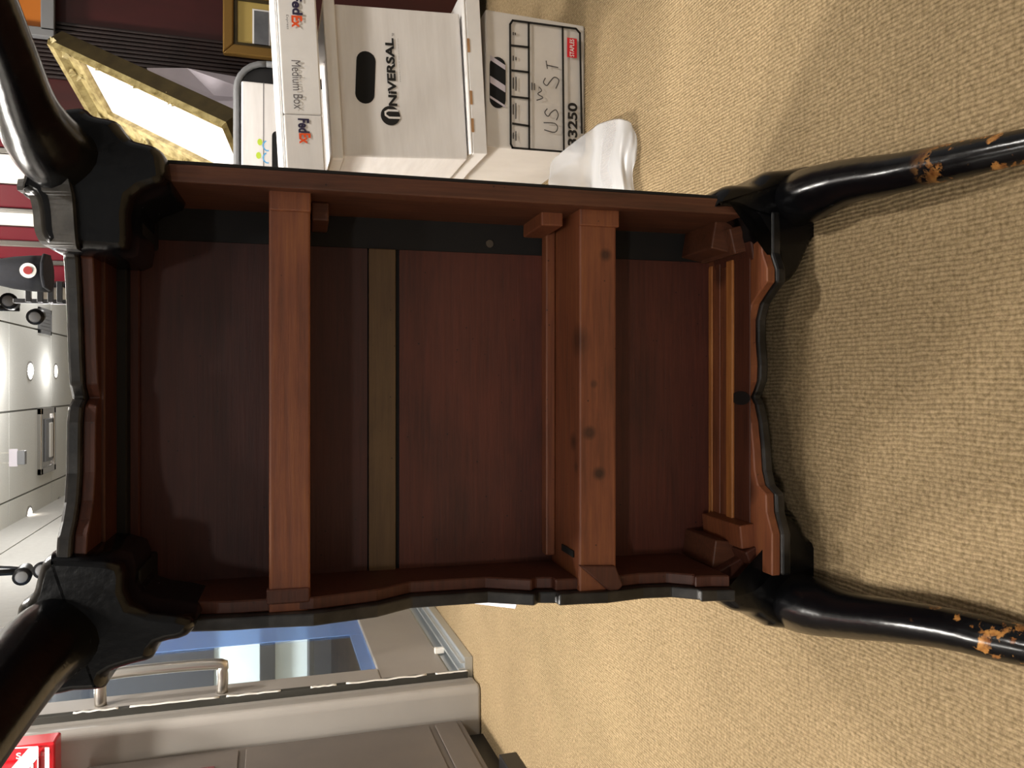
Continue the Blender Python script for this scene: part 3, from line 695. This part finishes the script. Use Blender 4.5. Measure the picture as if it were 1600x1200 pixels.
# chest that carries it, hidden behind the case
zmin = min((Mg @ Vector((p[0], p[1], -.022))).z for p in c_out)
cb = empty('wooden_chest', (.75, 2.60, 0), 'dark wooden chest behind the cartons carrying the gilt frame', 'chest')
# gold framed picture on the dark wall
YP = WB - .05
pl, pr = cut(400, 88, 1, YP).x, cut(390, -20, 1, YP).x; zt, zb = cut(348, 50, 1, YP).z, cut(452, 50, 1, YP).z
gp = empty('framed_picture', ((pl + pr) / 2, WB - .021, zb), 'small gold framed grey print with yellow mat on the dark wall', 'picture')
hw = (pr - pl) / 2; hh = zt - zb; fw = .035
for nm, pts in (('left', [(-hw, 0), (-hw + fw, fw), (-hw + fw, hh - fw), (-hw, hh)]), ('right', [(hw, 0), (hw, hh), (hw - fw, hh - fw), (hw - fw, fw)]),
                ('top', [(-hw, hh), (-hw + fw, hh - fw), (hw - fw, hh - fw), (hw, hh)]), ('bottom', [(-hw, 0), (hw, 0), (hw - fw, fw), (-hw + fw, fw)])):
    prism('frame_side', pts, 1, -.03, 0, M['gold'], gp, .005, 2)
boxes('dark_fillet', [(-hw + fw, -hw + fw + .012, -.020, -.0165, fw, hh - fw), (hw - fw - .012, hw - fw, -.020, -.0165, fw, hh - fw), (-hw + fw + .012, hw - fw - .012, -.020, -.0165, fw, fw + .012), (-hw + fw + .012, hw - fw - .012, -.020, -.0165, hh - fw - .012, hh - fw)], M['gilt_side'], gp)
box('mat_board', -hw + fw, hw - fw, -.016, -.004, fw, hh - fw, M['mat_board'], gp)
ma, mb_ = cut(397, 68, 1, YP), cut(440, 20, 1, YP)
cx0, cx1 = ma.x - gp.location.x, mb_.x - gp.location.x; cz1 = ma.z - zb
box('print_border', cx0 - .006, cx1 + .006, -.018, -.016, fw + .03, cz1 + .006, M['ink_white'], gp)
box('print', cx0, cx1, -.020, -.018, fw + .036, cz1, M['grey_print'], gp)
# amber picture high on the wall by the leg
u0 = cut(30, 34, 1, WB - .03)
am = empty('amber_picture', (u0.x, WB - .021, cut(75, 30, 1, WB).z), 'amber picture in dark metal frame high on the maroon wall', 'picture')
aw = abs(cut(40, -30, 1, WB).x - cut(40, 45, 1, WB).x); ah = cut(-30, 30, 1, WB).z - cut(72, 30, 1, WB).z
x_ = cut(60, 45, 1, WB - .03).x - u0.x
box('picture_panel', x_, x_ + aw, -.012, 0, 0.0, ah, M['orange'], am)
boxes('frame', [(x_ - .01, x_ + aw, -.03, -.012, -.03, 0.01), (x_ - .03, x_ + .0, -.03, -.0, -.03, ah), (x_ + aw, x_ + aw + .03, -.03, 0, -.03, ah), (x_ - .03, x_ + aw + .03, -.03, 0, ah, ah + .03)], M['grey_plastic'], am, .003)

# ------------------------------------------------------------------ the table, standing on its end
LEAN = math.radians(2.5)
tb = empty('side_table', (0, .99, 0), 'black lacquered side table stood on end, its red-brown underside facing out', 'table', (-LEAN, 0, 0))
MT = mat4(tb)
def T(u, v, n=0.0): return cut(u, v, 1, -n, MT)                   # on the plane n in front of the underside
def TZ(u, v, z): return cut(u, v, 2, z, MT)
def TX_(u, v, x): return cut(u, v, 0, x, MT)
XBK, XFR = .228, -.262; ZB, ZT = .045, .852
# top
prism('table_top', rrect(XFR - .004, XBK + .012, .003, ZT + .02, .03), 1, .012, .036, M['black'], tb, .006, 3)
x392, x915 = T(660, 392).x, T(660, 915).x
def zz(u): return T(u, 640).z
box('underside_board', XFR + .02, x392, 0, .012, zz(574), zz(200), M['wood_panel_dark'], tb)
box('underside_board', XFR + .02, x392, 0, .012, zz(1125), zz(624), M['wood_panel'], tb)
box('filler_strip', XFR + .02, x392, -.003, .012, zz(618), zz(576), M['wood_olive'], tb, .001)
box('dark_joint', XFR + .02, x392, .004, .012, zz(624), zz(618), M['black_dull'], tb)
box('back_strip', x392 + .0005, XBK - .015, .001, .012, zz(1125), zz(200), M['black_dull'], tb)
s_ = T(765, 381); sc = disc('screw', .005, -.002, M['steel_dull'], tb); sc.rotation_euler = (math.radians(-90), 0, 0); sc.location = (s_.x, -.001, s_.z); sc.rotation_euler = (math.radians(90), 0, 0)
# back rail
box('back_rail', XBK - .019, XBK, -.13, .012, ZB + .02, ZT - .02, M['wood_rail'], tb, .002)
box('back_rail_face', XBK, XBK + .004, -.128, .012, ZB + .02, ZT - .02, M['black_dull'], tb, .001)
# front apron: serpentine edge in the z,n plane
front_px = [(230, 985), (300, 988), (360, 986), (420, 982), (490, 979), (540, 972), (590, 965), (640, 946), (700, 938), (760, 940), (835, 947), (842, 943), (868, 943), (874, 947), (905, 945), (950, 943), (1005, 936), (1050, 934), (1092, 938), (1095, 941), (1120, 940), (1150, 940)]
pts = [TX_(u, v, XFR) for u, v in front_px]
edge = [(p.y, p.z) for p in pts]
edge = [(max(min(y, -.085), -.165), z) for y, z in edge]
prism('front_apron', [(y + .014, z) for y, z in edge] + [(.012, edge[-1][1]), (.012, edge[0][1])], 0, XFR + .014, XFR + .028, M['wood_dark'], tb, .0015, 1)  # shade along the inner rim put into the colour by darker wood
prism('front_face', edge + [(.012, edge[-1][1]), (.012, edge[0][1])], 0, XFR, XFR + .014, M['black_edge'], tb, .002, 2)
# ends: scalloped black face with a red-brown lining
def end_apron(px, zout, thick, name_sfx, lin, ymin=-.20, ymax=-.06):
    P = [TZ(u, v, zout) for u, v in px]
    E_ = [(p.x, max(min(p.y, ymax), ymin)) for p in P]
    Q = E_ + [(E_[-1][0], .012), (E_[0][0], .012)]
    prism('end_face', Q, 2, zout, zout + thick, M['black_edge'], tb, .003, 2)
    P2 = [(x, y + .003) for x, y in E_] + [(E_[-1][0], .012), (E_[0][0], .012)]
    prism('end_apron', P2, 2, zout, zout + lin, M['wood_brace'], tb, .0015, 1)
bot_px = [(1206, 330), (1206, 395), (1214, 420), (1214, 440), (1203, 455), (1190, 475), (1184, 500), (1184, 535), (1187, 570), (1186, 595), (1180, 612), (1176, 620), (1182, 632), (1188, 660), (1192, 700), (1194, 735), (1199, 758), (1212, 772), (1213, 800), (1222, 835), (1222, 900)]
end_apron(bot_px, .055, -.013, 'b', .012)
top_px = [(90, 300), (90, 388), (98, 400), (101, 450), (103, 500), (105, 560), (107, 600), (112, 622), (105, 636), (103, 660), (102, 740), (99, 785), (94, 815), (88, 840), (86, 870), (86, 930)]
Pt = [TZ(u, v, .852) for u, v in top_px]; Et = [(p.x, max(min(p.y, -.09), -.18)) for p in Pt]
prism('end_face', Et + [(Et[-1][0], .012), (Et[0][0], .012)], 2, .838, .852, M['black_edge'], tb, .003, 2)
prism('end_apron', [(x, y + .008) for x, y in Et] + [(Et[-1][0], .012), (Et[0][0], .012)], 2, .826, .838, M['wood_dark'], tb, .001, 1)
# stepped strips inside the ends
xi0, xi1 = XFR + .026, XBK - .019
def step(uA, uB, nn, mat, name='moulding_strip', vA=None, vB=None):
    zA, zB = T(uA, 620, nn).z, T(uB, 620, nn).z
    return box(name, T(uA, 905 if vA is None else vA, nn).x, T(uA, 335 if vB is None else vB, nn).x, -nn, 0, min(zA, zB), max(zA, zB), mat, tb, .0015, 1)
ZL = .067
for nm, n0, n1, hh_, mm in (('moulding_strip', .002, .012, .0025, 'wood_strip'), ('moulding_strip', .022, .033, .002, 'wood_brace'), ('moulding_strip', .053, .069, .004, 'wood_strip'), ('apron_lining', .0695, .108, .0012, 'wood_dark')):
    box(nm, xi0 + .05, xi1 - .045, -n1, -n0, ZL + .0001, ZL + hh_, M[mm], tb, .0008, 1)
step(218, 198, .010, M['wood_panel_dark'], vA=915, vB=385); step(198, 164, .03, M['black_dull'], vA=930, vB=350); step(164, 132, .085, M['wood_dark'], vA=935, vB=330)
q = TZ(1160, 622, ZL + .0014)
st = disc('stain_spot', .012, .0006, M['black_dull'], tb); st.location = (q.x, q.y + .004, ZL + .0013); st.scale = (.75, 1.9, 1)
# cross braces
def brace(u0, u1, n, n0=0.0):
    za, zb = T(u1, 620, n).z, T(u0, 620, n).z
    return box('cross_brace', XFR + .012, XBK - .012, -n, -n0, za, zb, M['wood_brace'], tb, .0025, 2)
brace(420, 485, .112); rb_ = brace(905, 963, .112)
def sp(u, v, n, r, d): p = T(u, v, n); return (tuple(p), r, d)
wb2 = wood('knotty_brace', '502b1a', '78432a', '925a33', 0, .5, spots=[sp(936, 740, .112, .007, .25), sp(921, 676, .112, .007, .35), sp(946, 398, .112, .007, .3), sp(928, 600, .112, .004, .5), sp(895, 530, .105, .016, .45), sp(888, 690, .09, .010, .3), sp(893, 730, .10, .007, .35)])
rb_.data.materials.clear(); rb_.data.materials.append(wb2)
# end tenons (front ones darker, shade put into the wood) and glue blocks
def px_block(name, u0, u1, v0, v1, n1, n0, mat):
    a = T(u0, v1, n1); b = T(u1, v0, n1); return box(name, a.x, b.x, -n1, -n0, a.z, b.z, mat, tb, .002, 2)
px_block('glue_block', 487, 514, 316, 344, .075, 0, M['wood_rail'])
px_block('glue_block', 846, 880, 322, 352, .085, 0, M['wood_brace'])
px_block('runner', 853, 868, 350, 868, .02, 0, M['wood_brace'])
a = T(872, 866, .09); hole = boxes('split_gap', [(a.x - .004, a.x + .004, -.095, -.05, T(900, 620, .1).z + .0008, T(900, 620, .1).z + .0022)], M['void'], tb)
prism('brace_end', [(T(900, 945, .116).x, T(918, 945, .116).z), (T(905, 884, .116).x, T(905, 884, .116).z), (T(962, 884, .116).x, T(962, 884, .116).z), (T(974, 915, .116).x, T(974, 915, .116).z), (T(974, 930, .116).x, T(960, 935, .116).z)][1:], 1, -.116, -.108, M['wood_dark'], tb, .002)
px_block('brace_end', 416, 484, 918, 946, .115, .10, M['wood_dark'])
px_block('brace_end', 421, 486, 298, 328, .115, .10, M['wood_brace'])
px_block('brace_end', 906, 968, 328, 352, .115, .10, M['wood_brace'])
# corner blocks inside the lower end
def rotblock(name, u, v, n, sx, sz, dep, ang, mat):
    c_ = T(u, v, n); o = box(name, -sx / 2, sx / 2, 0, dep, -sz / 2, sz / 2, mat, tb, .002, 2)
    o.location = (c_.x, -n, c_.z); o.rotation_euler = (0, math.radians(ang), 0); return o
rotblock('corner_block', 1140, 868, .085, .036, .046, .085, 8, M['wood_rail'])
rotblock('corner_block', 1188, 835, .115, .030, .056, .10, -6, M['wood_brace'])
rotblock('corner_block', 1150, 893, .10, .024, .050, .09, -25, M['wood_dark'])
rotblock('corner_block', 1192, 862, .12, .020, .045, .09, -24, M['wood_dark'])
rotblock('corner_block', 1132, 362, .085, .050, .030, .085, 10, M['wood_rail'])
rotblock('corner_block', 1165, 372, .10, .034, .040, .09, -14, M['wood_rail'])
rotblock('corner_block', 1190, 388, .115, .026, .028, .10, -10, M['wood_dark'])
rotblock('corner_block', 190, 330, .10, .05, .04, .1, 0, M['black_dull'])
rotblock('corner_block', 180, 930, .10, .05, .05, .1, 0, M['black_dull'])
# knees: carved corner brackets seen from below, and cabriole legs
def inset(P, d):
    n = len(P); out = []; A = sum(P[i][0] * P[(i + 1) % n][1] - P[(i + 1) % n][0] * P[i][1] for i in range(n)); sg = 1 if A > 0 else -1
    for i in range(n):
        a, b, c = Vector(P[i - 1]), Vector(P[i]), Vector(P[(i + 1) % n]); e = ((b - a).normalized() + (c - b).normalized())
        if e.length < 1e-6: out.append(P[i]); continue
        e.normalize(); out.append((b.x - sg * e.y * d, b.y + sg * e.x * d))
    return out
def knee(px, n, dep, mat=M['black']):
    P = [T(u, v, n) for u, v in px]; P = catmull([(p.x, p.z, 0) for p in P], 3, True); P = [(p.x, p.y) for p in P]
    lay = [(P, dep), (P, .020), (inset(P, .0015), .012), (inset(P, .005), .004), (inset(P, .010), 0)]
    N = len(P); vs = []; fs = []
    for Q, t in lay: vs += [(p[0], -n + t, p[1]) for p in Q]
    for L_ in range(len(lay) - 1):
        for i in range(N): fs.append((L_ * N + i, L_ * N + (i + 1) % N, (L_ + 1) * N + (i + 1) % N, (L_ + 1) * N + i))
    fs += [tuple(range(N)), tuple(range(len(lay) * N - 1, (len(lay) - 1) * N - 1, -1))]
    o = fromdata('knee_bracket', vs, fs, mat, tb, 0, True); o.data.polygons[-1].use_smooth = False; o.data.polygons[-2].use_smooth = False
    return o
knee([(1117, 326), (1120, 306), (1132, 292), (1146, 285), (1163, 284), (1180, 284), (1190, 276), (1200, 267), (1213, 262), (1240, 260), (1300, 249), (1318, 250), (1322, 325), (1303, 352), (1297, 370), (1277, 375), (1264, 400), (1252, 425), (1238, 440), (1215, 440), (1210, 395), (1186, 372), (1180, 345), (1150, 328)], .135, .10)
knee([(1122, 928), (1130, 938), (1142, 951), (1156, 960), (1180, 964), (1190, 971), (1204, 980), (1218, 986), (1290, 992), (1330, 994), (1330, 915), (1315, 898), (1302, 882), (1290, 852), (1266, 840), (1254, 818), (1238, 808), (1222, 808), (1218, 830), (1226, 850), (1205, 880), (1175, 912), (1135, 920)], .135, .10)
knee([(258, 254), (253, 236), (238, 222), (213, 215), (202, 211), (188, 196), (175, 181), (140, 173), (118, 160), (60, 180), (30, 265), (26, 297), (45, 306), (52, 330), (55, 362), (68, 383), (92, 389), (140, 392), (200, 388), (206, 310), (256, 285)], .16, .13)
knee([(88, 868), (70, 872), (57, 886), (50, 908), (42, 934), (20, 955), (20, 1010), (60, 1090), (110, 1088), (158, 1083), (164, 1060), (200, 1046), (234, 1036), (246, 1012), (290, 1000), (300, 965), (205, 945), (190, 880)], .16, .13)
def band(outer, inner, n0, n1):
    """flat edge of a scroll, scuffed and lit by its colour: rises from its outer line to its inner line"""
    A = catmull([tuple(T(u, v, n0)) for u, v in outer], 3); B = catmull([tuple(T(u, v, n1)) for u, v in inner], 3); N = len(A); vs = [tuple(p) for p in A] + [tuple(p) for p in B]
    vs += [(p.x, p.y + .012, p.z) for p in A] + [(p.x, p.y + .02, p.z) for p in B]; fs = []
    for i in range(N - 1):
        fs += [(i, i + 1, N + i + 1, N + i), (2 * N + i, 2 * N + i + 1, 3 * N + i + 1, 3 * N + i), (i, i + 1, 2 * N + i + 1, 2 * N + i), (N + i, N + i + 1, 3 * N + i + 1, 3 * N + i)]
    fs += [(0, N, 3 * N, 2 * N), (N - 1, 2 * N - 1, 4 * N - 1, 3 * N - 1)]
    return fromdata('scroll_edge', vs, fs, M['black_scuffed_lit'], tb)
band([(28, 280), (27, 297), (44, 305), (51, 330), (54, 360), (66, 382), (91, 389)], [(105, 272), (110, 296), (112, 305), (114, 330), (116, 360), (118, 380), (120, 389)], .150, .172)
def leg(sec, sq=2.6, mat=None):
    P, R = [], []
    for u, v, n, hwpx in sec:
        p = T(u, v, n); d = (MT @ p - CAM).dot(FWD); P.append(p); R.append(hwpx * d / F)
    return loft('leg', P, R, mat or M['black_worn'], tb, 24, 7, sq, ref=(.7, 0, .7))
leg([(1225, 318, .07, 36), (1262, 306, .16, 40), (1320, 285, .23, 33), (1400, 271, .31, 29), (1480, 254, .37, 27), (1560, 237, .42, 26), (1660, 215, .47, 25), (1750, 190, .5, 28), (1800, 185, .51, 24)])
leg([(1215, 935, .07, 38), (1262, 945, .16, 42), (1320, 960, .23, 34), (1400, 970, .31, 31), (1480, 982, .37, 30), (1560, 1000, .42, 30), (1660, 1022, .47, 29), (1750, 1045, .5, 32), (1800, 1050, .51, 28)])
leg([(130, 275, .10, 62), (75, 225, .17, 56), (40, 165, .22, 44), (12, 85, .28, 40), (-18, 5, .33, 40), (-60, -110, .40, 40), (-100, -210, .45, 42), (-140, -270, .48, 50), (-150, -285, .49, 40)])
leg([(120, 985, .10, 66), (70, 1010, .17, 64), (25, 1058, .23, 62), (-25, 1125, .29, 62), (-80, 1205, .35, 62), (-140, 1290, .41, 60), (-200, 1360, .45, 60), (-240, 1410, .48, 72), (-250, 1425, .49, 56)])
# sheet of paper on the carpet behind the table
pp = [cut(u, v, 2, .0) for u, v in ((700, 905), (706, 939), (806, 951), (815, 915))]
sh = prism('paper_sheet', [(p.x, p.y) for p in pp], 2, .0005, .002, M['paper'])
tag(sh, 'white paper sheet lying on carpet behind the table', 'paper')
# folded grey sheet against the dark wall
fo = [cut(u, v, 1, 2.75) for u, v in ((228, 105), (290, 99), (332, 143), (345, 185), (250, 160))]
bpy.context.view_layer.update()

# chest body now that the frame's height is known
box('body', -.30, .55, -.20, .32, .05, max(zmin - .045, .3), M['maroon'], cb, .006)
box('lid', -.32, .57, -.22, .36, max(zmin - .045, .3) + .001, max(zmin - .012, .33), M['maroon'], cb, .006)
for x in (-.29, .48):
    for y in (-.19, .25): box('foot', x, x + .06, y, y + .06, 0, .05, M['maroon'], cb)
# a folded grey sheet standing on the chest against the dark wall
zl_ = max(zmin - .012, .33) + .001
fo = [cut(u, v, 1, 2.9) for u, v in ((228, 103), (290, 98), (334, 145), (250, 163))]
vs = [(p.x, 2.9 + dy, p.z) for p, dy in zip(fo, (.02, .05, .03, -.03))] + [(fo[2].x - .02, 2.86, zl_), (fo[3].x - .05, 2.82, zl_), (fo[1].x - .03, 2.93, zl_)]
ps = fromdata('folded_paper', vs, [(0, 1, 2, 3), (3, 2, 4, 5), (1, 6, 4, 2)], M['paper_grey'])
so = ps.modifiers.new('thick', 'SOLIDIFY'); so.thickness = .0015
tag(ps, 'folded grey paper standing behind the gilt frame', 'paper')
DBG = (zmin, [tuple(round(c, 3) for c in (Mg @ Vector((p[0], p[1], -.022)))) for p in c_out], zsup)
